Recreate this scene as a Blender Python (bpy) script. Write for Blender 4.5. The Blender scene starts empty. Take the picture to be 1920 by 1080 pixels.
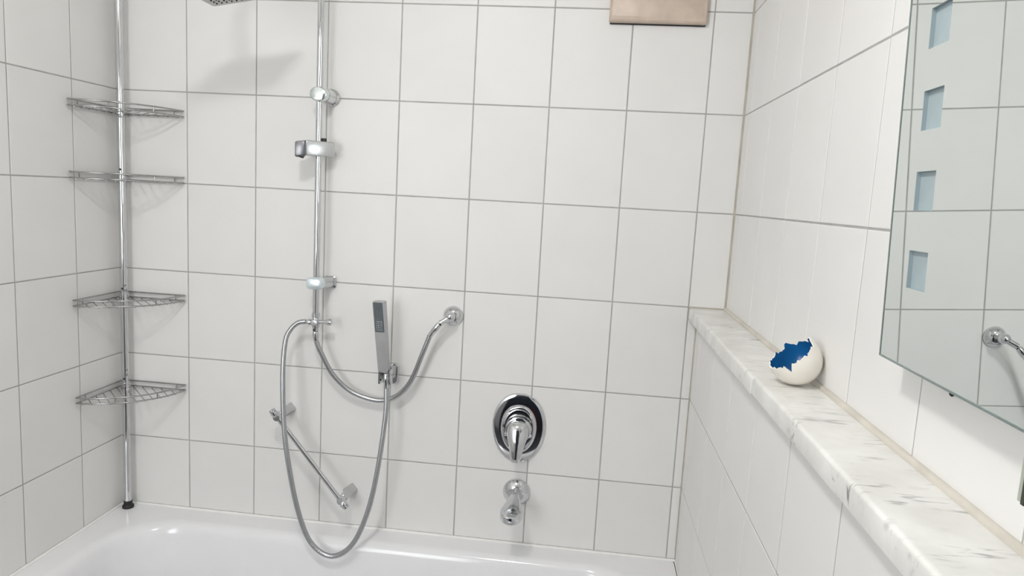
import bpy, bmesh, math, random
from mathutils import Vector, Matrix
from math import pi, sin, cos, radians

# ------------------------------------------------------------------ camera, world, lights
SC = bpy.context.scene
COL = SC.collection
CAM_POS = Vector((1.12233195, -1.85270419, -0.23130044))
YAW, PITCH, ROLL, FPX = -0.104074619, -0.132834924, 0.0554343569, 1301.66781
cam = bpy.data.cameras.new('camera')
cam.sensor_width = 36.0
cam.lens = 36.0 * FPX / 1920.0
cam.clip_start = 0.02
cam_ob = bpy.data.objects.new('camera', cam)
COL.objects.link(cam_ob)
_f = Vector((sin(YAW) * cos(PITCH), cos(YAW) * cos(PITCH), sin(PITCH)))
_r = Vector((cos(YAW), -sin(YAW), 0))
_u = _r.cross(_f)
_r2 = cos(ROLL) * _r + sin(ROLL) * _u
_u2 = -sin(ROLL) * _r + cos(ROLL) * _u
m = Matrix.Identity(4)
for i in range(3):
    m[i][0], m[i][1], m[i][2], m[i][3] = _r2[i], _u2[i], -_f[i], CAM_POS[i]
cam_ob.matrix_world = m
SC.camera = cam_ob

SC.view_settings.view_transform = 'Standard'
SC.view_settings.look = 'None'
SC.view_settings.gamma = 1.0
SC.view_settings.use_curve_mapping = False
SC.view_settings.exposure = -0.08
SC.cycles.use_denoising = True
SC.cycles.max_bounces = 14
SC.cycles.diffuse_bounces = 8

world = bpy.data.worlds.new('world')
SC.world = world
world.use_nodes = True
world.node_tree.nodes['Background'].inputs[0].default_value = (0.85, 0.92, 1.0, 1)
world.node_tree.nodes['Background'].inputs[1].default_value = 0.25

LAMP_POS = Vector((0.72, -1.35, 0.56))
LAMP_STRENGTH = 132.0
WINDOW_POWER = 12.0
win = bpy.data.lights.new('window_daylight', 'AREA')
win.shape = 'RECTANGLE'
win.size, win.size_y = 0.60, 1.05
win.energy = WINDOW_POWER
win.color = (0.97, 0.985, 1.0)
win_ob = bpy.data.objects.new('window_daylight', win)
COL.objects.link(win_ob)
win_ob.location = (0.125, -2.575, -0.22)
win_ob.rotation_euler = (radians(90), 0, 0)

# ------------------------------------------------------------------ dimensions
HZ = 0.249428          # tile pitch, vertical
P = 0.2                # tile pitch, horizontal
XL = -0.205086         # left wall face
XR = 1.495903          # right wall face above the ledge
XB = 1.424644          # half wall face below the ledge
ZT = -1.210312         # bathtub rim
ZC = 0.62              # ceiling
ZF = -1.80             # floor
YF = -2.60             # front wall face (behind the camera)
ZL = -0.500            # ledge top
GAP = 0.0032

# ------------------------------------------------------------------ materials
MATS = {}
def new_mat(name):
    mt = bpy.data.materials.new(name)
    mt.use_nodes = True
    MATS[name] = mt
    return mt, mt.node_tree, mt.node_tree.nodes['Principled BSDF']

def srgb(r, g, b):
    def c(v):
        v /= 255.0
        return v / 12.92 if v <= 0.04045 else ((v + 0.055) / 1.055) ** 2.4
    return (c(r), c(g), c(b), 1.0)

def plain(name, col, rough=0.5, metal=0.0, spec=0.5, noise=0.0, nscale=20.0, bump=0.0, bscale=60.0, **kw):
    mt, nt, b = new_mat(name)
    b.inputs['Roughness'].default_value = rough
    b.inputs['Metallic'].default_value = metal
    b.inputs['Specular IOR Level'].default_value = spec
    for k, v in kw.items():
        b.inputs[k.replace('_', ' ')].default_value = v
    tc = nt.nodes.new('ShaderNodeTexCoord')
    n = nt.nodes.new('ShaderNodeTexNoise')
    n.inputs['Scale'].default_value = nscale
    n.inputs['Detail'].default_value = 4
    nt.links.new(tc.outputs['Object'], n.inputs['Vector'])
    rp = nt.nodes.new('ShaderNodeValToRGB')
    rp.color_ramp.elements[0].position = 0.3
    rp.color_ramp.elements[1].position = 0.7
    lo = tuple(max(0, c * (1 - noise)) for c in col[:3]) + (1,)
    hi = tuple(min(1, c * (1 + noise)) for c in col[:3]) + (1,)
    rp.color_ramp.elements[0].color = lo
    rp.color_ramp.elements[1].color = hi
    nt.links.new(n.outputs['Fac'], rp.inputs['Fac'])
    nt.links.new(rp.outputs['Color'], b.inputs['Base Color'])
    if bump:
        n2 = nt.nodes.new('ShaderNodeTexNoise')
        n2.inputs['Scale'].default_value = bscale
        nt.links.new(tc.outputs['Object'], n2.inputs['Vector'])
        bp = nt.nodes.new('ShaderNodeBump')
        bp.inputs['Strength'].default_value = bump
        bp.inputs['Distance'].default_value = 0.002
        nt.links.new(n2.outputs['Fac'], bp.inputs['Height'])
        nt.links.new(bp.outputs['Normal'], b.inputs['Normal'])
    return mt

def tile_material():
    mt, nt, b = new_mat('glazed_tile')
    N, L = nt.nodes, nt.links
    b.inputs['Roughness'].default_value = 0.42
    b.inputs['Specular IOR Level'].default_value = 0.30
    tc = N.new('ShaderNodeTexCoord')
    oi = N.new('ShaderNodeObjectInfo')
    n = N.new('ShaderNodeTexNoise'); n.noise_dimensions = '4D'
    n.inputs['Scale'].default_value = 7.0; n.inputs['Detail'].default_value = 3
    ml = N.new('ShaderNodeMath'); ml.operation = 'MULTIPLY'; ml.inputs[1].default_value = 37.0
    L.new(oi.outputs['Random'], ml.inputs[0]); L.new(ml.outputs[0], n.inputs['W'])
    L.new(tc.outputs['Object'], n.inputs['Vector'])
    rp = N.new('ShaderNodeValToRGB')
    rp.color_ramp.elements[0].position = 0.25
    rp.color_ramp.elements[1].position = 0.75
    rp.color_ramp.elements[0].color = (0.746, 0.738, 0.725, 1)
    rp.color_ramp.elements[1].color = (0.776, 0.769, 0.758, 1)
    L.new(n.outputs['Fac'], rp.inputs['Fac'])
    hs = N.new('ShaderNodeHueSaturation')
    mr = N.new('ShaderNodeMapRange')
    mr.inputs['To Min'].default_value = 0.985; mr.inputs['To Max'].default_value = 1.015
    L.new(oi.outputs['Random'], mr.inputs['Value']); L.new(mr.outputs[0], hs.inputs['Value'])
    L.new(rp.outputs['Color'], hs.inputs['Color'])
    L.new(hs.outputs['Color'], b.inputs['Base Color'])
    # faint vertical brushing in the glaze
    mp = N.new('ShaderNodeMapping'); mp.inputs['Scale'].default_value = (160, 160, 9)
    L.new(tc.outputs['Object'], mp.inputs['Vector'])
    n2 = N.new('ShaderNodeTexNoise'); n2.inputs['Scale'].default_value = 1.0; n2.inputs['Detail'].default_value = 2
    L.new(mp.outputs['Vector'], n2.inputs['Vector'])
    bp = N.new('ShaderNodeBump'); bp.inputs['Strength'].default_value = 0.03; bp.inputs['Distance'].default_value = 0.001
    L.new(n2.outputs['Fac'], bp.inputs['Height']); L.new(bp.outputs['Normal'], b.inputs['Normal'])
    return mt

def marble_material():
    mt, nt, b = new_mat('white_marble')
    N, L = nt.nodes, nt.links
    b.inputs['Roughness'].default_value = 0.30
    b.inputs['Specular IOR Level'].default_value = 0.4
    tc = N.new('ShaderNodeTexCoord')
    mp = N.new('ShaderNodeMapping')
    mp.inputs['Scale'].default_value = (17, 95, 50)
    mp.inputs['Rotation'].default_value = (0, 0, radians(-9))
    L.new(tc.outputs['Object'], mp.inputs['Vector'])
    n = N.new('ShaderNodeTexNoise'); n.inputs['Scale'].default_value = 1.0; n.inputs['Detail'].default_value = 5; n.inputs['Roughness'].default_value = 0.55; n.inputs['Distortion'].default_value = 0.6
    L.new(mp.outputs['Vector'], n.inputs['Vector'])
    r1 = N.new('ShaderNodeValToRGB')
    r1.color_ramp.elements[0].position = 0.56; r1.color_ramp.elements[0].color = (0, 0, 0, 1)
    r1.color_ramp.elements[1].position = 0.70; r1.color_ramp.elements[1].color = (1, 1, 1, 1)
    L.new(n.outputs['Fac'], r1.inputs['Fac'])
    # only some places are streaked
    n3 = N.new('ShaderNodeTexNoise'); n3.inputs['Scale'].default_value = 13.0; n3.inputs['Detail'].default_value = 2
    L.new(tc.outputs['Object'], n3.inputs['Vector'])
    r3 = N.new('ShaderNodeValToRGB')
    r3.color_ramp.elements[0].position = 0.46; r3.color_ramp.elements[1].position = 0.62
    L.new(n3.outputs['Fac'], r3.inputs['Fac'])
    mm = N.new('ShaderNodeMath'); mm.operation = 'MULTIPLY'
    L.new(r1.outputs['Color'], mm.inputs[0]); L.new(r3.outputs['Color'], mm.inputs[1])
    n2 = N.new('ShaderNodeTexNoise'); n2.inputs['Scale'].default_value = 16.0; n2.inputs['Detail'].default_value = 6
    L.new(tc.outputs['Object'], n2.inputs['Vector'])
    r2 = N.new('ShaderNodeValToRGB')
    r2.color_ramp.elements[0].position = 0.3; r2.color_ramp.elements[0].color = (0.66, 0.65, 0.62, 1)
    r2.color_ramp.elements[1].position = 0.65; r2.color_ramp.elements[1].color = (0.80, 0.80, 0.775, 1)
    L.new(n2.outputs['Fac'], r2.inputs['Fac'])
    mx = N.new('ShaderNodeMix'); mx.data_type = 'RGBA'
    L.new(mm.outputs[0], mx.inputs['Factor'])
    L.new(r2.outputs['Color'], mx.inputs[6])
    mx.inputs[7].default_value = (0.20, 0.20, 0.20, 1)
    L.new(mx.outputs[2], b.inputs['Base Color'])
    return mt

tile_m = tile_material()
marble = marble_material()
grout = plain('grey_grout', (0.40, 0.395, 0.38, 1), 0.9, noise=0.10, nscale=30)
plaster = plain('white_plaster', (0.82, 0.82, 0.80, 1), 0.9, noise=0.02)
wall_paint = plain('grey_wall_paint', (0.52, 0.52, 0.525, 1), 0.9, noise=0.03)
floor_m = plain('dark_floor', (0.060, 0.062, 0.070, 1), 0.5, noise=0.25, nscale=8)
door_m = plain('dark_reflection_door', (0.016, 0.022, 0.034, 1), 0.5, noise=0.15, nscale=5)
red_m = plain('dark_red_panel', (0.11, 0.006, 0.010, 1), 0.5, noise=0.15, nscale=9)
acrylic = plain('white_acrylic', (0.80, 0.80, 0.815, 1), 0.13, spec=0.5, noise=0.01)
caulk = plain('white_silicone', (0.85, 0.85, 0.83, 1), 0.45, noise=0.03, nscale=30)
beige_caulk = plain('aged_silicone', (0.43, 0.40, 0.335, 1), 0.55, noise=0.16, nscale=14)
pink_caulk = plain('ledge_silicone', (0.60, 0.565, 0.505, 1), 0.5, noise=0.14, nscale=11)
chrome = plain('chrome', (0.67, 0.68, 0.69, 1), 0.06, 1.0, noise=0.01, nscale=40)
satin = plain('satin_chrome', (0.60, 0.61, 0.62, 1), 0.24, 1.0, noise=0.02, nscale=40)
pale_metal = plain('pale_metal', (0.50, 0.50, 0.51, 1), 0.38, 0.55, noise=0.02, nscale=40)
steel_wire = plain('steel_wire', (0.42, 0.42, 0.415, 1), 0.24, 1.0, noise=0.05, nscale=50)
hose_m = plain('hose_steel', (0.46, 0.47, 0.48, 1), 0.25, 1.0, noise=0.03, nscale=90)
rubber = plain('black_rubber', (0.012, 0.012, 0.013, 1), 0.5, noise=0.2, nscale=40)
dark_metal = plain('dark_metal', (0.20, 0.20, 0.21, 1), 0.30, 0.8, noise=0.05, nscale=60)
clear_clamp = plain('pale_clamp', (0.72, 0.77, 0.76, 1), 0.2, 0.9, noise=0.02)
blue_clamp = plain('pale_blue_clamp', (0.74, 0.82, 0.85, 1), 0.32, 0.6, noise=0.02)
spray_m = plain('spray_plate', (0.10, 0.12, 0.13, 1), 0.35, noise=0.15, nscale=60)
head_m = plain('head_plate', (0.55, 0.55, 0.54, 1), 0.35, 0.4, noise=0.05, nscale=30)
egg_white = plain('egg_porcelain', (0.80, 0.765, 0.705, 1), 0.22, noise=0.03, nscale=14)
egg_blue = plain('egg_blue_glaze', srgb(26, 96, 152), 0.22, noise=0.25, nscale=16)
mirror_m = plain('mirror_silver', (0.795, 0.835, 0.820, 1), 0.0, 1.0)
mirror_edge = plain('mirror_edge', (0.22, 0.27, 0.26, 1), 0.15, 0.3, noise=0.1)
frost = plain('frosted_glass', (0.335, 0.405, 0.430, 1), 0.55, noise=0.05, nscale=18)
greenglass = plain('green_glass', (0.38, 0.41, 0.34, 1), 0.12, noise=0.06)
dark_strip = plain('dark_seal', (0.03, 0.035, 0.025, 1), 0.4, noise=0.1)
box_m = plain('beige_ceramic', srgb(200, 183, 168), 0.40, noise=0.10, nscale=26, bump=0.35, bscale=55)
steel_back = plain('painted_steel', (0.55, 0.56, 0.56, 1), 0.5, noise=0.03)

opal, nt, b = new_mat('opal_lamp')
b.inputs['Base Color'].default_value = (0.9, 0.9, 0.88, 1)
b.inputs['Emission Color'].default_value = (1.0, 0.98, 0.95, 1)
b.inputs['Emission Strength'].default_value = LAMP_STRENGTH
pane_m, nt, b = new_mat('window_pane')
b.inputs['Base Color'].default_value = (0.8, 0.85, 0.88, 1)
b.inputs['Emission Color'].default_value = (0.95, 0.98, 1.0, 1)
b.inputs['Emission Strength'].default_value = 2.0

# ------------------------------------------------------------------ mesh helpers
def finish(bm, name, mat, parent=None, smooth=None, origin=None):
    """one mesh object; vertices are given in world space and re-based on the parent or origin"""
    me = bpy.data.meshes.new(name)
    base = Vector((0, 0, 0))
    if parent is not None:
        base = world_loc(parent)
    if origin is None:
        if len(bm.verts):
            mn = Vector([min(v.co[i] for v in bm.verts) for i in range(3)])
            mx = Vector([max(v.co[i] for v in bm.verts) for i in range(3)])
            origin = (mn + mx) / 2
        else:
            origin = base
    origin = Vector(origin)
    bmesh.ops.translate(bm, verts=bm.verts, vec=-origin)
    bm.normal_update()
    bm.to_mesh(me); bm.free()
    mats = mat if isinstance(mat, (list, tuple)) else [mat]
    for x in mats:
        me.materials.append(x)
    if smooth is not None:
        for pl in me.polygons:
            pl.use_smooth = True
        me.set_sharp_from_angle(angle=radians(smooth))
    ob = bpy.data.objects.new(name, me)
    ob.location = origin - base
    COL.objects.link(ob)
    if parent is not None:
        ob.parent = parent
    return ob

def world_loc(o):
    v = Vector(o.location)
    while o.parent is not None:
        o = o.parent
        v += Vector(o.location)
    return v

def tag(o, label, cat, group=None):
    o['label'] = label; o['category'] = cat
    if group: o['group'] = group
    return o

def thing(name, label, cat, loc, group=None):
    o = bpy.data.objects.new(name, None)
    o.empty_display_size = 0.05
    o.location = loc
    COL.objects.link(o)
    return tag(o, label, cat, group)

def struct(o):
    o['kind'] = 'structure'
    return o

def box(bm, x0, x1, y0, y1, z0, z1, bevel=0.0, seg=2, mat=0):
    r = bmesh.ops.create_cube(bm, size=1.0)
    vs = r['verts']
    for v in vs:
        v.co = Vector(((x0 + x1) / 2 + v.co.x * (x1 - x0), (y0 + y1) / 2 + v.co.y * (y1 - y0), (z0 + z1) / 2 + v.co.z * (z1 - z0)))
    fs = {f for v in vs for f in v.link_faces}
    for f in fs: f.material_index = mat
    if bevel > 0:
        es = list({e for v in vs for e in v.link_edges})
        bmesh.ops.bevel(bm, geom=es, offset=bevel, segments=seg, affect='EDGES', profile=0.5)
    return bm

def frame_axes(d):
    d = d.normalized()
    a = Vector((0, 0, 1)) if abs(d.z) < 0.9 else Vector((0, 1, 0))
    x = d.cross(a).normalized()
    y = d.cross(x).normalized()
    return x, y

def loops_to_faces(bm, rings, closed=True, cap0=True, cap1=True, mat=0):
    n = len(rings[0])
    for a, b2 in zip(rings[:-1], rings[1:]):
        for i in range(n if closed else n - 1):
            j = (i + 1) % n
            try:
                f = bm.faces.new((a[i], a[j], b2[j], b2[i])); f.material_index = mat
            except ValueError:
                pass
    if cap0:
        f = bm.faces.new(list(reversed(rings[0]))); f.material_index = mat
    if cap1:
        f = bm.faces.new(rings[-1]); f.material_index = mat

def tube(bm, pts, rad, n=12, cap=True, mat=0, closed=False):
    """round tube along points (parallel transport); rad is a number or a list"""
    pts = [Vector(p) for p in pts]
    k = len(pts)
    rads = rad if isinstance(rad, (list, tuple)) else [rad] * k
    tang = []
    for i in range(k):
        if closed:
            t = pts[(i + 1) % k] - pts[(i - 1) % k]
        else:
            t = pts[min(i + 1, k - 1)] - pts[max(i - 1, 0)]
        tang.append(t.normalized())
    x, y = frame_axes(tang[0])
    rings = []
    for i in range(k):
        if i:
            ax = tang[i - 1].cross(tang[i])
            if ax.length > 1e-7:
                q = Matrix.Rotation(tang[i - 1].angle(tang[i]), 3, ax.normalized())
                x = q @ x
            x = (x - tang[i] * x.dot(tang[i])).normalized()
        y = tang[i].cross(x)
        rings.append([bm.verts.new(pts[i] + rads[i] * (cos(2 * pi * j / n) * x + sin(2 * pi * j / n) * y)) for j in range(n)])
    if closed:
        loops_to_faces(bm, rings + [rings[0]], cap0=False, cap1=False, mat=mat)
    else:
        loops_to_faces(bm, rings, cap0=cap, cap1=cap, mat=mat)
    return rings

def lathe(bm, origin, axis, prof, n=32, mat=0, sx=1.0, sy=1.0, xdir=None):
    """prof: list of (distance along axis, radius); sx, sy stretch the section"""
    origin = Vector(origin); axis = Vector(axis).normalized()
    if xdir is not None:
        x = Vector(xdir); x = (x - axis * x.dot(axis)).normalized(); y = axis.cross(x)
    else:
        x, y = frame_axes(axis)
    rings = []
    for h, r in prof:
        r = max(r, 1e-5)
        rings.append([bm.verts.new(origin + axis * h + r * (sx * cos(2 * pi * j / n) * x + sy * sin(2 * pi * j / n) * y)) for j in range(n)])
    loops_to_faces(bm, rings, mat=mat)

def catmull(pts, sub=12):
    pts = [Vector(p) for p in pts]
    q = [pts[0] * 2 - pts[1]] + pts + [pts[-1] * 2 - pts[-2]]
    out = []
    for i in range(1, len(q) - 2):
        p0, p1, p2, p3 = q[i - 1], q[i], q[i + 1], q[i + 2]
        for s in range(sub):
            t = s / sub
            out.append(0.5 * ((2 * p1) + (-p0 + p2) * t + (2 * p0 - 5 * p1 + 4 * p2 - p3) * t * t + (-p0 + 3 * p1 - 3 * p2 + p3) * t ** 3))
    out.append(pts[-1])
    return out

def resample(pts, step):
    d = [0.0]
    for a, c in zip(pts[:-1], pts[1:]): d.append(d[-1] + (c - a).length)
    n = max(2, int(d[-1] / step))
    out, j = [], 0
    for i in range(n + 1):
        s = d[-1] * i / n
        while j < len(d) - 2 and d[j + 1] < s: j += 1
        t = (s - d[j]) / max(1e-9, d[j + 1] - d[j])
        out.append(pts[j].lerp(pts[j + 1], t))
    return out

def rrect(cx, cy, hx, hy, r, n=6):
    """rounded rectangle outline, counter-clockwise"""
    r = min(r, hx, hy)
    pts = []
    for sx, sy, a0 in ((1, 1, 0), (-1, 1, pi / 2), (-1, -1, pi), (1, -1, 1.5 * pi)):
        for k in range(n + 1):
            a = a0 + pi / 2 * k / n
            pts.append((cx + sx * (hx - r) + r * cos(a), cy + sy * (hy - r) + r * sin(a)))
    return pts

def loft(bm, sections, mat=0, cap0=True, cap1=True):
    rings = [[bm.verts.new(Vector(p)) for p in s] for s in sections]
    loops_to_faces(bm, rings, mat=mat, cap0=cap0, cap1=cap1)

# ------------------------------------------------------------------ tiles
TILE_MESH = {}
def tile_mesh(w, h):
    key = (round(w, 4), round(h, 4))
    if key in TILE_MESH: return TILE_MESH[key]
    bm = bmesh.new()
    hx, hz, c = w / 2, h / 2, min(0.0013, w / 5)
    def ring(dx, y):
        return [bm.verts.new((sx * (hx - dx), y, sz * (hz - dx))) for sx, sz in ((-1, -1), (1, -1), (1, 1), (-1, 1))]
    rs = [ring(0, 0.0017), ring(0, 0.0007), ring(c * 0.35, 0.00025), ring(c, 0.0)]
    for a, d in zip(rs[:-1], rs[1:]):
        for i in range(4):
            j = (i + 1) % 4
            bm.faces.new((a[i], a[j], d[j], d[i]))
    bm.faces.new(rs[-1])
    bm.normal_update()
    me = bpy.data.meshes.new('tile')
    bm.to_mesh(me); bm.free()
    me.materials.append(tile_m)
    TILE_MESH[key] = me
    return me

random.seed(4)
def tile_wall(parent, origin, rotz, us, zs):
    """us, zs: joint centre positions along the wall and up it; faces look along the wall's inner normal"""
    R = Matrix.Rotation(rotz, 3, 'Z')
    for a, c in zip(us[:-1], us[1:]):
        for d, e in zip(zs[:-1], zs[1:]):
            w, h = c - a - GAP, e - d - GAP
            if w < 0.004 or h < 0.004: continue
            ob = bpy.data.objects.new('tile', tile_mesh(w, h))
            lip = random.uniform(-0.00018, 0.00018)
            ob.location = Vector(origin) + R @ Vector(((a + c) / 2, lip, (d + e) / 2)) - world_loc(parent)
            ob.rotation_euler = (random.gauss(0, 0.0003), random.gauss(0, 0.0003), rotz + random.gauss(0, 0.0003))
            COL.objects.link(ob)
            ob.parent = parent

def slab(name, x0, x1, y0, y1, z0, z1, mat):
    bm = bmesh.new(); box(bm, x0, x1, y0, y1, z0, z1)
    return struct(finish(bm, name, mat))

GD = 0.0012  # grout lies this far behind the tile face
zrows_all = [ZC] + [k * HZ for k in (2, 1, 0, -1, -2, -3, -4)] + [ZT + 0.004]
zrows_all = list(reversed(zrows_all))
# back wall
wb = slab('wall_back', XL - 0.12, XR + 0.12, GD, 0.12, ZF, ZC, grout)
tile_wall(wb, (0, 0, 0), 0.0, [XL] + [P * k for k in range(0, 8)], zrows_all)
tile_wall(wb, (0, 0, 0), 0.0, [P * 7, XR], [z for z in zrows_all if z > -0.4] if False else [ZL] + [z for z in zrows_all if z > -0.45])
tile_wall(wb, (0, 0, 0), 0.0, [P * 7, XB], [z for z in zrows_all if z < -0.55] + [ZL - 0.031])
# left wall
wl = slab('wall_left', XL - 0.12, XL - GD, YF - 0.12, GD, ZF, ZC, grout)
lu = sorted([0.0] + [-(0.1726 + P * k) for k in range(12)] + [YF])
tile_wall(wl, (XL, 0, 0), pi / 2, lu, zrows_all)
# right wall above the ledge
wr = slab('wall_right', XR + GD, XR + 0.12, YF - 0.12, GD, ZL - 0.033, ZC, grout)
ru = [0.0] + [0.0662 + P * k for k in range(13)] + [-YF]
tile_wall(wr, (XR, 0, 0), -pi / 2, ru, [ZL + 0.002] + [z for z in zrows_all if z > -0.45])
# half wall below the ledge
wrl = slab('wall_right_lower', XB + GD, XR + 0.12, YF - 0.12, GD, ZF, ZL - 0.0335, grout)
rlu = [0.0] + [0.077 + P * k for k in range(13)] + [-YF]
tile_wall(wrl, (XB, 0, 0), -pi / 2, rlu, [ZF, -1.4966] + [-1.2471] + [z for z in zrows_all if -1.1 < z < -0.55] + [ZL - 0.0335])
# front wall, ceiling, floor
bm = bmesh.new()
box(bm, XL, -0.195, YF - 0.12, YF, ZF, ZC); box(bm, 0.445, XR, YF - 0.12, YF, ZF, ZC)
box(bm, -0.195, 0.445, YF - 0.12, YF, ZF, -0.80); box(bm, -0.195, 0.445, YF - 0.12, YF, 0.36, ZC)
struct(finish(bm, 'wall_front', wall_paint))
slab('ceiling', XL - 0.12, XR + 0.12, YF - 0.12, 0.12, ZC, ZC + 0.1, plaster)
slab('floor', XL - 0.12, XR + 0.12, YF - 0.12, 0.12, ZF - 0.1, ZF, floor_m)
# behind the camera: window (source of the daylight), dark door added for chrome reflections
w1 = bpy.data.objects.new('window_1', None); w1.location = (0.125, YF - 0.05, -0.22); COL.objects.link(w1); struct(w1)
bm = bmesh.new()
box(bm, -0.195, -0.155, YF - 0.09, YF - 0.02, -0.80, 0.36, 0.004); box(bm, 0.405, 0.445, YF - 0.09, YF - 0.02, -0.80, 0.36, 0.004)
box(bm, -0.155, 0.405, YF - 0.09, YF - 0.02, -0.80, -0.75, 0.004); box(bm, -0.155, 0.405, YF - 0.09, YF - 0.02, 0.31, 0.36, 0.004)
finish(bm, 'window_frame', plaster, w1)
bm = bmesh.new(); box(bm, -0.155, 0.405, YF - 0.06, YF - 0.05, -0.75, 0.31)
finish(bm, 'pane', pane_m, w1)
bm = bmesh.new()
box(bm, 0.50, 1.41, YF + 0.001, YF + 0.03, ZF, 0.22, 0.003)
for z0, z1 in ((-1.65, -1.0), (-0.8, 0.08)):
    box(bm, 0.62, 1.29, YF + 0.03, YF + 0.036, z0, z1, 0.003)
d1 = struct(finish(bm, 'reflection_door', door_m))
bm = bmesh.new(); box(bm, 0.84, 0.97, YF + 0.036, YF + 0.040, -1.78, -1.54, 0.001)
finish(bm, 'red_reflection_panel', red_m, d1)  # unseen red patch, added only for a red accent reflected in the mixer plate
bm = bmesh.new()
tube(bm, [(0.56, YF + 0.03, -0.82), (0.56, YF + 0.075, -0.82), (0.67, YF + 0.078, -0.82)], 0.009, 10)
finish(bm, 'door_handle', satin, d1, 40)

# silicone seams
def seam(name, pts, r, mat):
    bm = bmesh.new(); tube(bm, pts, r, 8)
    return struct(finish(bm, name, mat, None, 60))
TD = 0.64
seam('trim_1', [(XR - 0.0005, -0.0005, ZL), (XR - 0.0005, -0.0005, ZC)], 0.0042, beige_caulk)
seam('trim_2', [(XR - 0.001, -0.002, ZL + 0.001), (XR - 0.001, YF, ZL + 0.001)], 0.0064, pink_caulk)
seam('trim_3', [(XB - 0.0005, -0.0005, ZT + 0.03), (XB - 0.0005, -0.0005, ZL - 0.034)], 0.0028, beige_caulk)
seam('trim_4', [(XL + 0.001, -0.001, ZT + 0.001), (XB - 0.001, -0.001, ZT + 0.001), (XB - 0.001, -TD + 0.01, ZT + 0.001)], 0.0046, caulk)
seam('trim_5', [(XL + 0.001, -0.001, ZT + 0.001), (XL + 0.001, -TD + 0.01, ZT + 0.001)], 0.0046, caulk)
seam('trim_6', [(XL + 0.0005, -0.0005, ZT), (XL + 0.0005, -0.0005, ZC)], 0.003, grout)
seam('trim_7', [(1.402, -0.001, ZL - 0.0005), (XR, -0.001, ZL - 0.0005)], 0.004, beige_caulk)

# ------------------------------------------------------------------ bathtub
TD = 0.64
tub = thing('bathtub', 'white acrylic bathtub with wide rounded rim along the tiled walls', 'bathtub', (0.6, -TD / 2, ZF))
x0, x1, y0, y1 = XL + 0.002, XB - 0.002, -TD, -0.002
cx, cy, hx, hy = (x0 + x1) / 2, (y0 + y1) / 2, (x1 - x0) / 2, (y1 - y0) / 2
def tubring(il, ir, ib, ifr, r, z, n=10):
    ax0, ax1, ay0, ay1 = x0 + il, x1 - ir, y0 + ifr, y1 - ib
    return [(a, c, z) for a, c in rrect((ax0 + ax1) / 2, (ay0 + ay1) / 2, (ax1 - ax0) / 2, (ay1 - ay0) / 2, r, n)]
secs = [tubring(0, 0, 0, 0, 0.008, ZT - 0.05), tubring(0, 0, 0, 0, 0.008, ZT - 0.004), tubring(0.003, 0.003, 0.003, 0.003, 0.008, ZT)]
prof = [(0.000, 0.0), (0.006, -0.0006), (0.013, -0.0030), (0.019, -0.0075), (0.024, -0.015), (0.028, -0.028), (0.034, -0.06),
        (0.055, -0.20), (0.075, -0.30), (0.105, -0.355), (0.15, -0.382), (0.21, -0.39)]
for d, z in prof:
    kl = 1 + 2.2 * d / 0.21 * 0.6
    secs.append(tubring(0.064 + d * kl, 0.07 + d * kl, 0.062 + d, 0.06 + d, max(0.10, 0.17 - d * 0.2), ZT + z))
bm = bmesh.new(); loft(bm, secs, cap0=False)
finish(bm, 'tub_shell', acrylic, tub, 40)
bm = bmesh.new(); box(bm, x0, x1, y0, y0 + 0.02, ZF, ZT - 0.05, 0.003)
finish(bm, 'apron', acrylic, tub)
bm = bmesh.new(); lathe(bm, (0.62, -0.36, ZT - 0.3895), (0, 0, 1), [(0, 0.03), (0.003, 0.03), (0.004, 0.02), (0.002, 0.004)], 24)
finish(bm, 'drain', chrome, tub, 40)

# ------------------------------------------------------------------ marble ledge
def ledge(y_far, y_near, ztop, xf, label):
    t = 0.0305
    prof2 = []
    r = 0.0055
    for k in range(6):
        a = pi / 2 + pi / 2 * k / 5
        prof2.append((xf + r + r * cos(a), ztop - r + r * sin(a)))
    for k in range(4):
        a = pi + pi / 2 * k / 3
        prof2.append((xf + 0.002 + 0.002 * cos(a), ztop - t + 0.002 + 0.002 * sin(a)))
    prof2 += [(XR - 0.001, ztop - t), (XR - 0.001, ztop)]
    e = 0.0012
    def sec(y, d):
        c = Vector((xf + 0.045, 0, ztop - t / 2))
        return [(c.x + (x - c.x) * (1 - d / 0.045), y, c.z + (z - c.z) * (1 - d / 0.015)) for x, z in prof2]
    bm = bmesh.new()
    loft(bm, [sec(y_far, e), sec(y_far - e, 0), sec(y_near + e, 0), sec(y_near, e)])
    return tag(finish(bm, 'marble_ledge', marble, None, 30), label, 'ledge', 'marble ledge slabs')
ledge(-0.001, -0.7215, ZL, 1.4010, 'far white marble ledge slab with faint veins, running into the back corner')
ledge(-0.7225, YF + 0.002, ZL + 0.0012, 1.4030, 'near white marble ledge slab with dark grey streaks, under the mirror')

# ------------------------------------------------------------------ corner pole shelf
PX, PY = -0.1755, -0.0295
pole = thing('corner_shelf', 'chrome tension pole in the left corner with four wire corner baskets', 'shelf', (PX, PY, ZT))
bm = bmesh.new()
tube(bm, [(PX, PY, ZT + 0.018), (PX, PY, ZC - 0.02)], 0.0102, 20)
finish(bm, 'pole', chrome, pole, 40)
bm = bmesh.new()
lathe(bm, (PX, PY, ZT), (0, 0, 1), [(0, 0.0155), (0.004, 0.0162), (0.008, 0.0145), (0.010, 0.0118), (0.021, 0.0118), (0.022, 0.0105)], 24)
finish(bm, 'rubber_foot', rubber, pole, 40)
bm = bmesh.new()
lathe(bm, (PX, PY, ZC - 0.022), (0, 0, 1), [(0, 0.011), (0.01, 0.0125), (0.021, 0.0165)], 24)
finish(bm, 'ceiling_cap', rubber, pole, 40)

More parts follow.
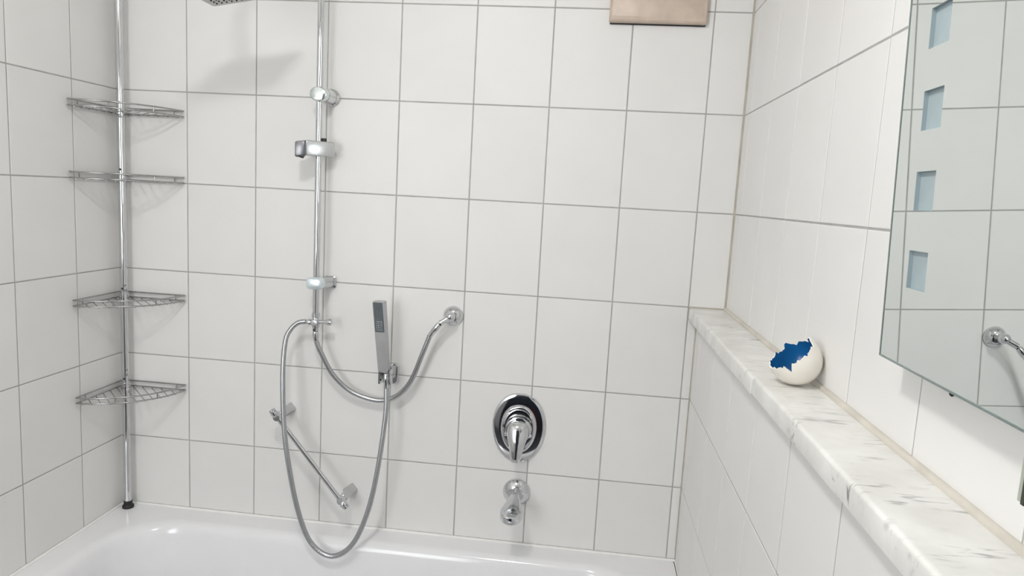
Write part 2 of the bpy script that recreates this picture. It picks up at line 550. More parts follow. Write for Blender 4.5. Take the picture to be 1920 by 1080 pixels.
CXc, CYc = XL, 0.0
RB = 0.199
def basket_loop(R, z, off=0.008):
    pts = []
    a0, a1 = math.asin(off / R), math.acos(off / R)
    tip = 0.006
    n = 28
    for k in range(n + 1):
        a = a0 + (a1 - a0) * k / n
        pts.append(Vector((CXc + R * cos(a), CYc - R * sin(a), z)))
    # left rail back towards the corner, rounded corner, right rail
    cr = 0.014
    pts.append(Vector((CXc + off, CYc - R * 0.93, z)))
    pts.append(Vector((CXc + off, CYc - R * 0.5, z)))
    for k in range(6):
        a = pi - pi / 2 * k / 5
        pts.append(Vector((CXc + off + cr + cr * cos(a), CYc - off - cr + cr * sin(a), z)))
    pts.append(Vector((CXc + R * 0.5, CYc - off, z)))
    pts.append(Vector((CXc + R * 0.93, CYc - off, z)))
    return pts
WR = 0.0022
for i, zl in enumerate((-0.0675, -0.2485, -0.5810, -0.8435)):
    bk = bpy.data.objects.new('wire_basket', None)
    bk.location = (0, 0, zl - ZT); COL.objects.link(bk); bk.parent = pole
    dz = 0.0150
    bm = bmesh.new(); tube(bm, basket_loop(RB, zl), WR, 8, closed=True); finish(bm, 'lower_ring', steel_wire, bk, 60)
    bm = bmesh.new(); tube(bm, basket_loop(RB, zl + dz), WR, 8, closed=True); finish(bm, 'upper_ring', steel_wire, bk, 60)
    for (a, R) in ((radians(8), None), (radians(82), None), (radians(30), RB), (radians(60), RB)):
        if R is None:
            x, y = (CXc + 0.172, -0.008) if a < 1 else (CXc + 0.008, -0.165)
        else:
            x, y = CXc + R * cos(a), -R * sin(a)
        bm = bmesh.new(); tube(bm, [(x, y, zl), (x, y, zl + dz)], 0.0017, 6); finish(bm, 'post', steel_wire, bk, 60)
    # floor wires run parallel to the diagonal of the corner
    for k in range(-6, 7):
        s = k * 0.0205          # offset across the diagonal
        # line: (CX,0) + s*(1,1)/sqrt2 + t*(1,-1)/sqrt2
        tin = abs(s) + 0.010
        tout = math.sqrt(RB * RB - s * s)
        if tout - tin < 0.012: continue
        q = 1 / math.sqrt(2)
        A = Vector((CXc + (s + tin) * q, (s - tin) * q, zl - 0.0026)); B = Vector((CXc + (s + tout) * q, (s - tout) * q, zl - 0.0026))
        bm = bmesh.new(); tube(bm, [A, B], 0.0013, 6); finish(bm, 'wire', steel_wire, bk, 60)
    bm = bmesh.new(); lathe(bm, (PX, PY, zl - 0.007), (0, 0, 1), [(0, 0.0116), (0.001, 0.0128), (0.020, 0.0128), (0.021, 0.0116)], 20)
    finish(bm, 'collar', chrome, bk, 40)
    bm = bmesh.new(); lathe(bm, (PX + 0.003, PY - 0.0095, zl + 0.028), (0.3, -1, 0), [(0, 0.003), (0.003, 0.003), (0.0035, 0.002)], 10)
    finish(bm, 'set_screw', rubber, bk, 40)

# ------------------------------------------------------------------ shower column
BX, BY = 0.4035, -0.060
colm = thing('shower_rail', 'slim vertical chrome shower bar with square rain head, wall brackets and sliding holder', 'shower bar', (BX, 0, -0.62))
bm = bmesh.new(); tube(bm, [(BX, BY, -0.588), (BX, BY, 0.39), (BX, BY - 0.004, 0.41), (BX, BY - 0.016, 0.425)], 0.0088, 20)
finish(bm, 'bar', chrome, colm, 40)
# upper bracket: round
bx = 0.410
br = bpy.data.objects.new('wall_bracket', None); br.location = Vector((bx, 0, 0.0)) - Vector(colm.location); COL.objects.link(br); br.parent = colm
bm = bmesh.new(); lathe(bm, (bx + 0.004, -0.0005, 0.001), (0, -1, 0), [(0, 0.023), (0.004, 0.0235), (0.007, 0.0215), (0.009, 0.0185), (0.058, 0.0175)], 32); finish(bm, 'rosette', chrome, br, 35)
bm = bmesh.new(); lathe(bm, (bx - 0.002, -0.052, 0.0), (0, -1, 0), [(0, 0.0185), (0.003, 0.0205), (0.024, 0.0215), (0.030, 0.0200), (0.0325, 0.017), (0.0335, 0.006)], 32, sx=1.12, sy=0.92, xdir=(1, 0, 0)); finish(bm, 'clamp', clear_clamp, br, 35)
# lower bracket: rounded rectangle
bz = -0.4955
br = bpy.data.objects.new('wall_bracket', None); br.location = Vector((bx, 0, bz)) - Vector(colm.location); COL.objects.link(br); br.parent = colm
def rr_loft(bm, secs, n=6, mat=0):
    loft(bm, [[(a, y, c) for a, c in rrect(cx_, cz_, hx_, hz_, r_, n)] for (y, cx_, cz_, hx_, hz_, r_) in secs], mat)
bm = bmesh.new(); rr_loft(bm, [(-0.0005, bx + 0.010, bz - 0.002, 0.0175, 0.0165, 0.006), (-0.005, bx + 0.010, bz - 0.002, 0.0175, 0.0165, 0.006), (-0.007, bx + 0.009, bz - 0.001, 0.0145, 0.013, 0.005), (-0.06, bx + 0.002, bz, 0.0145, 0.0125, 0.005)]); finish(bm, 'rosette', satin, br, 35)
bm = bmesh.new(); rr_loft(bm, [(-0.052, bx - 0.004, bz, 0.018, 0.013, 0.010), (-0.055, bx - 0.004, bz, 0.0215, 0.0155, 0.012), (-0.078, bx - 0.006, bz, 0.0225, 0.016, 0.013), (-0.084, bx - 0.006, bz, 0.020, 0.0135, 0.012), (-0.0865, bx - 0.006, bz, 0.012, 0.007, 0.006)]); finish(bm, 'clamp', blue_clamp, br, 35)
# sliding holder
sl = bpy.data.objects.new('slider', None); sl.location = Vector((0.40, -0.06, -0.138)) - Vector(colm.location); COL.objects.link(sl); sl.parent = colm
bm = bmesh.new()
d = Vector((-0.72, -0.69, 0)).normalized(); nrm = Vector((d.y, -d.x, 0))
A = Vector((0.432, -0.034, -0.139)); Lb = 0.079
def blk(bm, A, d, L, th, h, ch=0.006):
    up = Vector((0, 0, 1)); n_ = d.cross(up).normalized()
    secs = []
    for s, k in ((0, 0.82), (0.003, 1.0), (L - 0.003, 1.0), (L, 0.9)):
        secs.append([A + d * s + n_ * (a * k) + up * (c * k) for a, c in rrect(0, 0, th / 2, h / 2, ch, 3)])
    loft(bm, secs)
blk(bm, A, d, Lb, 0.030, 0.040, 0.003)
finish(bm, 'holder_body', satin, sl, 30)
bm = bmesh.new()
E0 = A + d * (Lb - 0.006)
blk(bm, E0 + Vector((-0.0, -0.002, -0.002)), Vector((-0.93, -0.3, -0.12)).normalized(), 0.026, 0.030, 0.040, 0.005)
finish(bm, 'holder_socket', dark_metal, sl, 30)
bm = bmesh.new()
lathe(bm, E0 + d * 0.006 + Vector((-0.008, -0.004, -0.017)), (-0.25, -0.15, -1), [(0, 0.010), (0.004, 0.0115), (0.008, 0.0105), (0.0082, 0.004)], 16)
finish(bm, 'socket_lining', rubber, sl, 40)
bm = bmesh.new(); lathe(bm, (0.4175, -0.058, -0.122), (0, 0, 1), [(0, 0.006), (0.009, 0.0065), (0.011, 0.005), (0.0112, 0.002)], 12)
finish(bm, 'release_button', rubber, sl, 40)
# diverter at the foot of the bar
dv = bpy.data.objects.new('diverter', None); dv.location = Vector((BX, BY, -0.605)) - Vector(colm.location); COL.objects.link(dv); dv.parent = colm
bm = bmesh.new()
lathe(bm, (BX, BY, -0.578), (0, 0, -1), [(0, 0.0095), (0.001, 0.0108), (0.010, 0.0108), (0.011, 0.0088), (0.014, 0.0088), (0.018, 0.0105), (0.026, 0.0115), (0.034, 0.0105), (0.040, 0.0085), (0.043, 0.0080), (0.049, 0.0080), (0.0495, 0.006)], 20)
lathe(bm, (BX, BY, -0.604), (0, -1, 0), [(-0.011, 0.008), (0.010, 0.0105), (0.013, 0.0085), (0.0135, 0.004)], 20)
finish(bm, 'valve_body', satin, dv, 35)
bm = bmesh.new(); lathe(bm, (BX - 0.008, BY, -0.604), (-1, 0, 0.03), [(0, 0.006), (0.005, 0.006), (0.0055, 0.0085), (0.010, 0.009), (0.0105, 0.0075), (0.018, 0.0068), (0.019, 0.0060)], 16)
finish(bm, 'outlet_nut', chrome, dv, 35)
bm = bmesh.new(); lathe(bm, (BX + 0.009, BY, -0.602), (1, 0, 0.06), [(0, 0.0055), (0.010, 0.0050), (0.016, 0.0055), (0.026, 0.0082), (0.033, 0.0092), (0.036, 0.0085), (0.0368, 0.004)], 16)
finish(bm, 'diverter_handle', chrome, dv, 35)
bm = bmesh.new(); lathe(bm, (BX - 0.0005, BY - 0.0078, -0.6235), (0, -1, 0.1), [(0, 0.0036), (0.0012, 0.0036), (0.0014, 0.002)], 12)
finish(bm, 'plug', rubber, dv, 35)

# ------------------------------------------------------------------ rain shower head
FL = Vector((0.2185, -0.25, 0.1651)); FRd = (Vector((0.3279, -0.25, 0.1833)) - FL).normalized()
S = 0.186
ey = Vector((0, -1, 0)); en = FRd.cross(ey).normalized()     # en: out of the underside
if en.z > 0: en = -en
ctr = FL + FRd * S / 2 + ey * S / 2
sh = bpy.data.objects.new('rain_head', None); sh.location = ctr - Vector(colm.location); COL.objects.link(sh); sh.parent = colm
bm = bmesh.new()
secs = []
for dn, k in ((0.0, 0.955), (0.0, 0.975), (-0.0015, 1.0), (-0.0075, 1.0), (-0.010, 0.97), (-0.011, 0.6)):
    secs.append([ctr + en * dn + FRd * (a * k) + ey * (c * k) for a, c in rrect(0, 0, S / 2, S / 2, 0.006, 4)])
loft(bm, secs)
finish(bm, 'spray_plate', head_m, sh, 35)
bm = bmesh.new()
for a in range(13):
    for c in range(13):
        p = ctr + FRd * ((a - 6) * 0.0122) + ey * ((c - 6) * 0.0122)
        lathe(bm, p, en, [(-0.0005, 0.0023), (0.0012, 0.0020), (0.0022, 0.0012)], 8)
nz = finish(bm, 'nozzles', rubber, sh, 50); nz['kind'] = 'stuff'
bm = bmesh.new()
top = ctr - en * 0.011
lathe(bm, top, -en, [(0, 0.022), (0.006, 0.021), (0.012, 0.012), (0.016, 0.012), (0.022, 0.0145), (0.030, 0.012), (0.034, 0.009)], 24)
finish(bm, 'ball_joint', chrome, sh, 35)
bm = bmesh.new()
arm = catmull([(BX, BY - 0.016, 0.425), (BX - 0.008, BY - 0.05, 0.433), (BX - 0.05, -0.20, 0.40), (ctr.x - 0.02, ctr.y + 0.03, 0.30), top - en * 0.030], 10)
tube(bm, arm, 0.0085, 14)
finish(bm, 'arm', chrome, colm, 40)

# ------------------------------------------------------------------ hoses
def hose(bm, pts, r=0.0068, amp=0.00055):
    pp = resample(catmull(pts, 16), 0.0014)
    tube(bm, pp, [r + amp * cos(i * pi / 1.0 * 0.8) for i in range(len(pp))], 10)
h1p = [(BX, BY, -0.6282), (0.405, -0.058, -0.655), (0.4173, -0.055, -0.6860), (0.450, -0.045, -0.750), (0.501, -0.035, -0.797), (0.571, -0.030, -0.8165), (0.626, -0.035, -0.800), (0.6690, -0.045, -0.752), (0.7005, -0.055, -0.672), (0.7205, -0.057, -0.617), (0.7446, -0.055, -0.5835)]
h1 = thing('shower_hose', 'short chrome hose hanging between wall outlet and shower bar', 'hose', (0.57, -0.04, -0.82), 'chrome shower hoses')
bm = bmesh.new(); hose(bm, h1p[1:-1]); finish(bm, 'ribbed_hose', hose_m, h1, 80)
def nut(name, A, B, parent, r0=0.0078, r1=0.0092):
    A, B = Vector(A), Vector(B); L = (B - A).length
    bm = bmesh.new(); lathe(bm, A, B - A, [(0, r0), (L * 0.25, r1), (L * 0.62, r1), (L * 0.66, r0), (L, 0.0072)], 16)
    return finish(bm, name, chrome, parent, 35)
nut('hose_nut', h1p[0], Vector(h1p[1]) * 0.95 + Vector(h1p[0]) * 0.05, h1)
nut('hose_nut', h1p[-1], h1p[-2], h1, 0.0075, 0.0085)
h2p = [(BX - 0.0282, -0.060, -0.6035), (0.356, -0.064, -0.6075), (0.338, -0.072, -0.626), (0.328, -0.082, -0.658), (0.3300, -0.100, -0.7422), (0.3440, -0.120, -0.8818), (0.3650, -0.130, -0.9982), (0.3922, -0.130, -1.1174), (0.430, -0.130, -1.2030), (0.488, -0.130, -1.2345), (0.545, -0.130, -1.1950), (0.5830, -0.122, -1.1015), (0.6039, -0.110, -0.9826), (0.6150, -0.090, -0.8392), (0.6115, -0.077, -0.7550)]
h2 = thing('shower_hose', 'long chrome hose looping down into the tub from hand shower to bar', 'hose', (0.48, -0.12, -1.24), 'chrome shower hoses')
bm = bmesh.new(); hose(bm, h2p[:-1] + [(0.6118, -0.0775, -0.765)]); finish(bm, 'ribbed_hose', hose_m, h2, 80)
nut('hose_nut', (0.6085, -0.0722, -0.728), (0.6118, -0.0775, -0.765), h2, 0.0078, 0.0088)

# ------------------------------------------------------------------ hand shower and its wall holder
hb = Vector((0.6035, -0.074, -0.722)); ht = Vector((0.5900, -0.094, -0.526))
hs = thing('hand_shower', 'flat rectangular chrome hand shower standing upright in its wall holder', 'hand shower', hb)
ax = (ht - hb).normalized()
side = Vector((0.985, -0.17, 0)); side = (side - ax * side.dot(ax)).normalized()
frn = side.cross(ax).normalized()
if frn.y > 0: frn = -frn
L = (ht - hb).length
def hsec(s, w, t, off=0.0):
    return [hb + ax * s + frn * off + side * a + frn * c for a, c in rrect(0, 0, w / 2, t / 2, 0.003, 3)]
bm = bmesh.new()
loft(bm, [hsec(0.0, 0.026, 0.016), hsec(0.003, 0.029, 0.019), hsec(L * 0.5, 0.0315, 0.0205), hsec(L - 0.006, 0.0335, 0.021), hsec(L - 0.001, 0.032, 0.020), hsec(L, 0.026, 0.015)])
finish(bm, 'handle', pale_metal, hs, 30)
bm = bmesh.new()
zc = hb + ax * (L * 0.785) + frn * 0.0105 + side * 0.0005
sw, shh = 0.0115, 0.0385
fr = [(1.0, -0.0004), (1.0, 0.0006), (0.90, 0.0009), (0.88, 0.0005)]
loft(bm, [[zc + side * (a * k if k > 0.9 else a * k) + ax * (c * (1 - (1 - k) * 0.35)) + frn * o for a, c in rrect(0, 0, sw + 0.002, shh + 0.002, 0.002, 3)] for k, o in fr], cap0=False)
finish(bm, 'spray_face', spray_m, hs, 30)
for k in range(5):
    bm = bmesh.new()
    for q in range(4):
        lathe(bm, zc + ax * (-0.034 + k * 0.0055) + side * ((q - 1.5) * 0.0048), frn, [(-0.0004, 0.0016), (0.0010, 0.0014), (0.0014, 0.0007)], 6)
    finish(bm, 'nozzle_row', satin, hs, 50)

ho = thing('hand_shower_holder', 'small chrome wall bracket gripping the foot of the hand shower', 'holder', (0.6085, 0, -0.742))
bm = bmesh.new(); rr_loft(bm, [(-0.0005, 0.611, -0.7425, 0.0135, 0.030, 0.0125), (-0.006, 0.611, -0.7425, 0.0135, 0.030, 0.0125), (-0.0085, 0.611, -0.7425, 0.011, 0.0275, 0.0105)]); finish(bm, 'wall_plate', chrome, ho, 35)
bm = bmesh.new(); rr_loft(bm, [(-0.007, 0.611, -0.735, 0.009, 0.017, 0.004), (-0.048, 0.6085, -0.733, 0.010, 0.018, 0.004)]); finish(bm, 'stem', satin, ho, 35)
for s in (-1, 1):
    bm = bmesh.new()
    secs = []
    for y, dx, hz_ in ((-0.046, 0.0115, 0.019), (-0.060, 0.0145, 0.021), (-0.078, 0.0150, 0.020), (-0.086, 0.0135, 0.017)):
        secs.append([(0.6065 + s * dx + a, y, -0.736 + c) for a, c in rrect(0, 0, 0.0022, hz_, 0.0018, 3)])
    loft(bm, secs); finish(bm, 'prong', chrome, ho, 35)

# ------------------------------------------------------------------ wall outlet
ou = thing('wall_outlet', 'round chrome wall outlet feeding the short hose', 'water outlet', (0.7715, 0, -0.568))
O = Vector((0.7715, 0, -0.568))
bm = bmesh.new(); lathe(bm, O + Vector((0, -0.0005, 0)), (0, -1, 0), [(0, 0.0275), (0.003, 0.0275), (0.007, 0.0255), (0.012, 0.021), (0.016, 0.0155), (0.018, 0.010)], 36); finish(bm, 'rosette', chrome, ou, 40)
bm = bmesh.new()
lathe(bm, O + Vector((0.0, -0.012, 0.001)), (0, -1, 0.1), [(0, 0.0095), (0.014, 0.0098), (0.022, 0.0125), (0.030, 0.0138), (0.037, 0.0125), (0.042, 0.0085), (0.0445, 0.003)], 24)
finish(bm, 'elbow', chrome, ou, 40)
bm = bmesh.new(); q0 = O + Vector((-0.002, -0.045, 0.002)); q1 = Vector(h1p[-1]) + Vector((0.002, 0, 0.002))
lathe(bm, q0, q1 - q0, [(0, 0.008), ((q1 - q0).length, 0.0078)], 16); finish(bm, 'outlet_pipe', chrome, ou, 40)

# ------------------------------------------------------------------ grab bar
g0 = Vector((0.3060, 0, -0.8735)); g1 = Vector((0.4935, 0, -1.0970)); gy = -0.080
gb = thing('grab_bar', 'short slanted chrome grab bar on two block posts behind the hose', 'grab bar', (g0 + g1) / 2)
gd = (g1 - g0).normalized(); gp = Vector((gd.z, 0, -gd.x))
bm = bmesh.new(); tube(bm, [g0 + Vector((0, gy, 0)) - gd * 0.004, g1 + Vector((0, gy, 0)) + gd * 0.004], 0.0070, 16); finish(bm, 'bar', chrome, gb, 40)
for g in (g0, g1):
    bm = bmesh.new()
    secs = []
    for y, a_, c_ in ((-0.0005, 0.0125, 0.017), (-0.010, 0.0125, 0.017), (-0.018, 0.0100, 0.0135), (gy + 0.010, 0.0090, 0.0115)):
        secs.append([g + Vector((0, y, 0)) + gd * a + gp * c for a, c in rrect(0, 0, a_, c_, 0.002, 3)])
    loft(bm, secs); finish(bm, 'post', satin, gb, 30)
    bm = bmesh.new()
    c0 = g + Vector((0, gy, 0))
    lathe(bm, c0 - gp * 0.0, (0, -1, 0), [(-0.011, 0.0115), (0.004, 0.0115), (0.007, 0.0095), (0.0075, 0.003)], 20)
    sgn = -1 if g is g0 else 1
    lathe(bm, c0 + gd * (sgn * 0.004), gd * sgn, [(0, 0.0085), (0.004, 0.0105), (0.012, 0.0105), (0.0135, 0.008), (0.015, 0.0095), (0.021, 0.0095), (0.0225, 0.006)], 18)
    finish(bm, 'end_cap', chrome, gb, 35)

# ------------------------------------------------------------------ bath mixer
M0 = Vector((0.9695, 0, -0.8685))
mxr = thing('bath_mixer', 'oval chrome single-lever bath mixer with dark mirror-bright plate', 'mixer tap', M0)
def ell(bm, y_r, n=48, ex=0.0740, ez=0.0985, cz=0.0):
    secs = []
    for y, k in y_r:
        ring = []
        for j in range(n):
            a = 2 * pi * j / n
            sx, sz = cos(a), sin(a)
            pw = 0.92
            x = math.copysign(abs(sx) ** pw, sx) * ex * k
            z = math.copysign(abs(sz) ** pw, sz) * ez * k
            x *= 1.0 - 0.10 * (-z / ez) * (1 if z < 0 else 0.25)
            ring.append(M0 + Vector((x, -y, z + cz)))
        secs.append(list(reversed(ring)))
    loft(bm, secs)
bm = bmesh.new(); ell(bm, [(0.0005, 1.0), (0.004, 1.0), (0.0075, 0.975), (0.0092, 0.93), (0.0096, 0.89), (0.0098, 0.70), (0.0099, 0.5)]); finish(bm, 'cover_plate', chrome, mxr, 25)
bm = bmesh.new(); ell(bm, [(0.009, 1.0), (0.014, 0.98), (0.0175, 0.93), (0.0185, 0.87), (0.0165, 0.80), (0.012, 0.77)], 40, 0.0500, 0.0690, -0.001); finish(bm, 'trim_ring', chrome, mxr, 40)
H0 = M0 + Vector((0.001, 0, 0.003))
bm = bmesh.new(); lathe(bm, H0 + Vector((0, -0.009, 0)), (0, -1, 0), [(0, 0.0385), (0.018, 0.0375), (0.024, 0.0355), (0.0255, 0.032)], 40); finish(bm, 'cartridge_dome', chrome, mxr, 30)
bm = bmesh.new()
secs = []
def levsec(cy_, cz_, hw, ht_):
    """section across the lever: domed top face"""
    pts = []
    for j in range(16):
        a = 2 * pi * j / 16
        pts.append(H0 + Vector((hw * cos(a), cy_ - ht_ * sin(a), cz_)))
    return pts
for cz_, cy_, hw, ht_ in ((0.0270, -0.040, 0.008, 0.006), (0.0225, -0.042, 0.020, 0.012), (0.012, -0.044, 0.0280, 0.016), (-0.002, -0.047, 0.0300, 0.017), (-0.016, -0.052, 0.0275, 0.0155), (-0.032, -0.058, 0.0220, 0.013), (-0.050, -0.063, 0.0175, 0.0105), (-0.066, -0.067, 0.0148, 0.0085), (-0.074, -0.069, 0.0125, 0.007), (-0.077, -0.0695, 0.008, 0.004)):
    secs.append(levsec(cy_, cz_, hw, ht_))
loft(bm, secs); finish(bm, 'lever', chrome, mxr, 50)
for s in (-1, 1):
    bm = bmesh.new(); lathe(bm, H0 + Vector((s * 0.031, -0.030, -0.013)), (s * 0.4, -1, 0), [(0, 0.0065), (0.006, 0.0055), (0.009, 0.002)], 12); finish(bm, 'side_stop', chrome, mxr, 40)

# ------------------------------------------------------------------ bath spout
S0 = Vector((0.9735, 0, -1.055))
sp = thing('bath_spout', 'chrome bath spout flaring to a broad mouth above the tub rim', 'spout', S0)
bm = bmesh.new(); lathe(bm, S0 + Vector((0, -0.0005, 0)), (0, -1, 0), [(0, 0.0385), (0.003, 0.0385), (0.007, 0.036), (0.013, 0.030), (0.018, 0.022), (0.020, 0.016)], 40); finish(bm, 'rosette', chrome, sp, 40)
bm = bmesh.new()
secs = []
for y, z, hw, hh, rr_ in ((-0.008, 0.003, 0.0140, 0.0140, 0.013), (-0.040, 0.002, 0.0145, 0.0130, 0.012), (-0.075, 0.000, 0.0185, 0.0120, 0.008), (-0.100, -0.003, 0.0235, 0.0110, 0.005), (-0.126, -0.0055, 0.0292, 0.0105, 0.004), (-0.140, -0.007, 0.0290, 0.0105, 0.004), (-0.152, -0.0085, 0.0245, 0.0102, 0.004), (-0.161, -0.010, 0.0165, 0.0098, 0.004), (-0.165, -0.0115, 0.0080, 0.0085, 0.004)):
    secs.append([S0 + Vector((a, y, z + c + 0.40 * hh * (1 - abs(a) / hw) * (1 if c > 0 else 0))) for a, c in rrect(0, 0, hw, hh, rr_, 4)])
loft(bm, secs); finish(bm, 'spout_body', chrome, sp, 28)
bm = bmesh.new(); lathe(bm, S0 + Vector((0, -0.130, -0.0155)), (0, 0, -1), [(0, 0.0095), (0.007, 0.0095), (0.007, 0.007), (0.004, 0.0065)], 18); finish(bm, 'aerator', satin, sp, 35)

# ------------------------------------------------------------------ beige wall box
wbx = thing('wall_box', 'beige mottled ceramic box mounted on the back wall at the top edge', 'wall box', (1.26, 0, 0.2145))
bm = bmesh.new()
rr_loft(bm, [(-0.0005, 1.2597, 0.305, 0.1210, 0.0905, 0.006), (-0.012, 1.2597, 0.305, 0.1210, 0.0905, 0.006), (-0.019, 1.2597, 0.305, 0.1195, 0.0890, 0.006), (-0.022, 1.2597, 0.305, 0.1165, 0.0850, 0.005), (-0.0215, 1.2597, 0.305, 0.1130, 0.0800, 0.004), (-0.0225, 1.2597, 0.305, 0.1110, 0.0780, 0.004)])
finish(bm, 'front_cover', box_m, wbx, 40)
bm = bmesh.new(); box(bm, 1.141, 1.3785, -0.006, -0.0003, 0.2120, 0.396, 0.001)
finish(bm, 'backing_plate', rubber, wbx)

# ------------------------------------------------------------------ egg shell ornament
EC = Vector((1.4545, -0.7580, ZL + 0.0395))
ES = 0.875
view = (EC - CAM_POS).normalized()
rgt = Vector((cos(YAW), -sin(YAW), 0)); rgt = (rgt - view * rgt.dot(view)).normalized(); upv = rgt.cross(view)
nax = (-0.50 * rgt + 0.80 * upv - 0.34 * view).normalized()
eg = thing('egg_ornament', 'white porcelain broken eggshell with deep blue inside on the marble ledge', 'ornament', (EC.x, EC.y, ZL))
ex_ = (rgt - nax * rgt.dot(nax)).normalized(); ey_ = nax.cross(ex_)
random.seed(11)
NE = 72
jag = []
teeth = {6: 0.010, 13: 0.004, 20: 0.012, 27: 0.005, 33: 0.003, 52: -0.012, 60: 0.001, 66: 0.005, 71: 0.013}
for j in range(NE):
    v = 0.0015 * sin(j * 1.9) + 0.0012 * sin(j * 3.3 + 1)
    for t, h in teeth.items():
        dd = min(abs(j - t), NE - abs(j - t))
        v += h * max(0, 1 - dd / (2.0 if h < 0 else 3.2))
    jag.append(v)
def egg_r(h, a=0.0445, depth=0.046, up=0.062):
    if h < 0: return a * math.sqrt(max(0, 1 - (h / depth) ** 2))
    return a * math.sqrt(max(0, 1 - (h / up) ** 2))
def egg_shell(bm, sc, flip, mat):
    rings = []
    nk = 16
    for k in range(nk + 1):
        ring = []
        for j in range(NE):
            top_h = 0.010 + jag[j]
            t = k / nk
            h = -0.046 * cos(t * pi / 2) + (top_h) * (1 - cos(t * pi / 2)) if k else -0.04599
            r = egg_r(h) * sc
            hh = h * sc if h < 0 else h
            a = 2 * pi * j / NE
            ring.append(bm.verts.new(EC + (nax * hh + r * (cos(a) * ex_ + sin(a) * ey_)) * ES))
        rings.append(ring)
    loops_to_faces(bm, rings, cap0=True, cap1=False, mat=mat)
    return rings
bm = bmesh.new()
o_r = egg_shell(bm, 1.0, False, 0)
i_r = egg_shell(bm, 0.945, True, 1)
for j in range(NE):
    q = (j + 1) % NE
    f = bm.faces.new((o_r[-1][j], o_r[-1][q], i_r[-1][q], i_r[-1][j])); f.material_index = 0
bmesh.ops.recalc_face_normals(bm, faces=bm.faces)
zmin = min(v.co.z for v in bm.verts)
bmesh.ops.translate(bm, verts=bm.verts, vec=(0, 0, ZL + 0.0012 - zmin))
finish(bm, 'shell', [egg_white, egg_blue], eg, 50)

# ------------------------------------------------------------------ mirror
TILT = 0.0348
def mx_at(z): return 1.45636 - math.tan(TILT) * (z + 0.25)
my0, my1, mz0, mz1 = -1.0365, -1.72, -0.3885, 0.40
mir = thing('wall_mirror', 'large frameless wall mirror with a column of frosted square lights', 'mirror', (1.48, -1.38, mz0))
SQ = [(-0.0435 + 0.0805 * k) for k in range(-3, 6)]
sy0, sy1, hs_ = -1.0870, -1.1275, 0.0197
# glass front with square cut-outs (built as strips) and thickness
ys = [my0, sy0, sy1, my1]
bm = bmesh.new()
TH = 0.004
zs = [mz0]
for z in SQ: zs += [z - hs_, z + hs_]
zs.append(mz1)
def quad(pts, mi=0):
    f = bm.faces.new([bm.verts.new(Vector(p)) for p in pts]); f.material_index = mi; return f
for a, c in zip(ys[:-1], ys[1:]):
    for d_, e_ in zip(zs[:-1], zs[1:]):
        hole = a == sy0 and any(abs((d_ + e_) / 2 - z) < 1e-6 for z in SQ)
        if hole: continue
        quad([(mx_at(d_), a, d_), (mx_at(e_), a, e_), (mx_at(e_), c, e_), (mx_at(d_), c, d_)])
bmesh.ops.remove_doubles(bm, verts=bm.verts, dist=1e-6)
bmesh.ops.recalc_face_normals(bm, faces=bm.faces)
fs = list(bm.faces)
if fs[0].normal.x > 0: bmesh.ops.reverse_faces(bm, faces=fs)
finish(bm, 'mirror_glass', mirror_m, mir)
bm = bmesh.new()
def rim(p, q, inward):
    """edge strip between two outline points, going back from the mirror face"""
    (ya, za), (yb, zb) = p, q
    iy, iz = inward
    w = 0.0022
    A = [(mx_at(za) - 0.0004, ya, za), (mx_at(za + iz * w) - 0.0006, ya + iy * w, za + iz * w), (mx_at(za) + 0.005, ya + iy * w, za + iz * w), (mx_at(za) + 0.005, ya, za)]
    B = [(mx_at(zb) - 0.0004, yb, zb), (mx_at(zb + iz * w) - 0.0006, yb + iy * w, zb + iz * w), (mx_at(zb) + 0.005, yb + iy * w, zb + iz * w), (mx_at(zb) + 0.005, yb, zb)]
    loft(bm, [A, B])
rim((my0, mz0), (my0, mz1), (-1, 0)); rim((my1, mz0), (my1, mz1), (1, 0))
rim((my0, mz0), (my1, mz0), (0, 1)); rim((my0, mz1), (my1, mz1), (0, -1))
bmesh.ops.recalc_face_normals(bm, faces=bm.faces)
finish(bm, 'glass_edge', mirror_edge, mir)
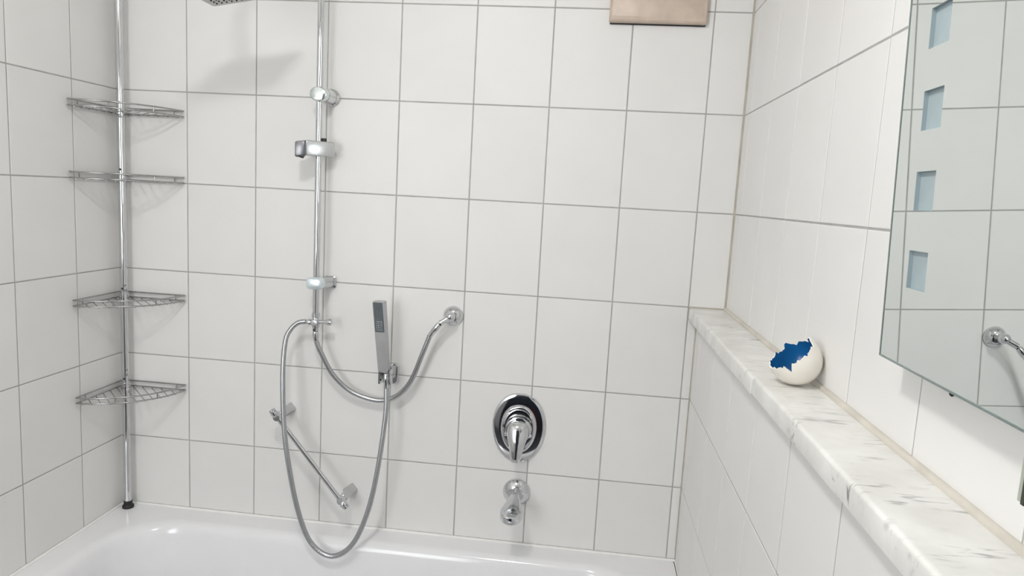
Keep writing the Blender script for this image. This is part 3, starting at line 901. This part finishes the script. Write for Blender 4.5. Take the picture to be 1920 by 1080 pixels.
for z in SQ:
    bm = bmesh.new()
    dpt = 0.0045
    zz0, zz1 = z - hs_, z + hs_
    front = [(mx_at(zz0), sy0, zz0), (mx_at(zz1), sy0, zz1), (mx_at(zz1), sy1, zz1), (mx_at(zz0), sy1, zz0)]
    back = [(x + dpt, y, q) for x, y, q in front]
    rings = [[bm.verts.new(Vector(p)) for p in front], [bm.verts.new(Vector(p)) for p in back]]
    loops_to_faces(bm, rings, cap0=False, cap1=True)
    finish(bm, 'frosted_light', frost, mir)
bm = bmesh.new()
BK = [(mx_at(mz0 + 0.012) + 0.0085, mz0 + 0.012), (mx_at(mz1 - 0.012) + 0.0085, mz1 - 0.012), (XR - 0.0005, mz1 - 0.012), (XR - 0.0005, mz0 + 0.012)]
loft(bm, [[(x, my0 - 0.035, z) for x, z in BK], [(x, my1 + 0.035, z) for x, z in BK]])
bmesh.ops.recalc_face_normals(bm, faces=bm.faces)
finish(bm, 'light_housing', steel_back, mir)
bm = bmesh.new(); lathe(bm, (1.487, -1.1325, mz0 + 0.010), (0.3, 0, -1), [(0, 0.0024), (0.027, 0.0024), (0.029, 0.0015)], 10)
finish(bm, 'sensor_switch', rubber, mir, 40)

# ------------------------------------------------------------------ glass panel at the far right
gpn = thing('glass_strip', 'narrow green-edged glass strip hanging below the mirror at the right edge', 'glass strip', (1.472, -1.31, -0.446))
bm = bmesh.new(); box(bm, 1.4690, 1.4730, -1.3420, -1.2950, -0.4455, -0.385, 0.0008)
finish(bm, 'pane', greenglass, gpn)
bm = bmesh.new(); box(bm, 1.4672, 1.4692, -1.3065, -1.3025, -0.4455, -0.385)
finish(bm, 'dark_seal', dark_strip, gpn)

# ------------------------------------------------------------------ ceiling lamp (above the frame)
lp = thing('ceiling_lamp', 'round opal glass ceiling lamp above the bath', 'lamp', (LAMP_POS.x, LAMP_POS.y, ZC))
bm = bmesh.new(); lathe(bm, (LAMP_POS.x, LAMP_POS.y, ZC), (0, 0, -1), [(0, 0.09), (0.02, 0.09), (0.022, 0.085)], 40); finish(bm, 'base', chrome, lp, 40)
bm = bmesh.new(); lathe(bm, (LAMP_POS.x, LAMP_POS.y, ZC - 0.022), (0, 0, -1), [(0, 0.080), (0.02, 0.080), (0.045, 0.070), (0.062, 0.048), (0.070, 0.02), (0.071, 0.003)], 40); finish(bm, 'opal_shade', opal, lp, 60)
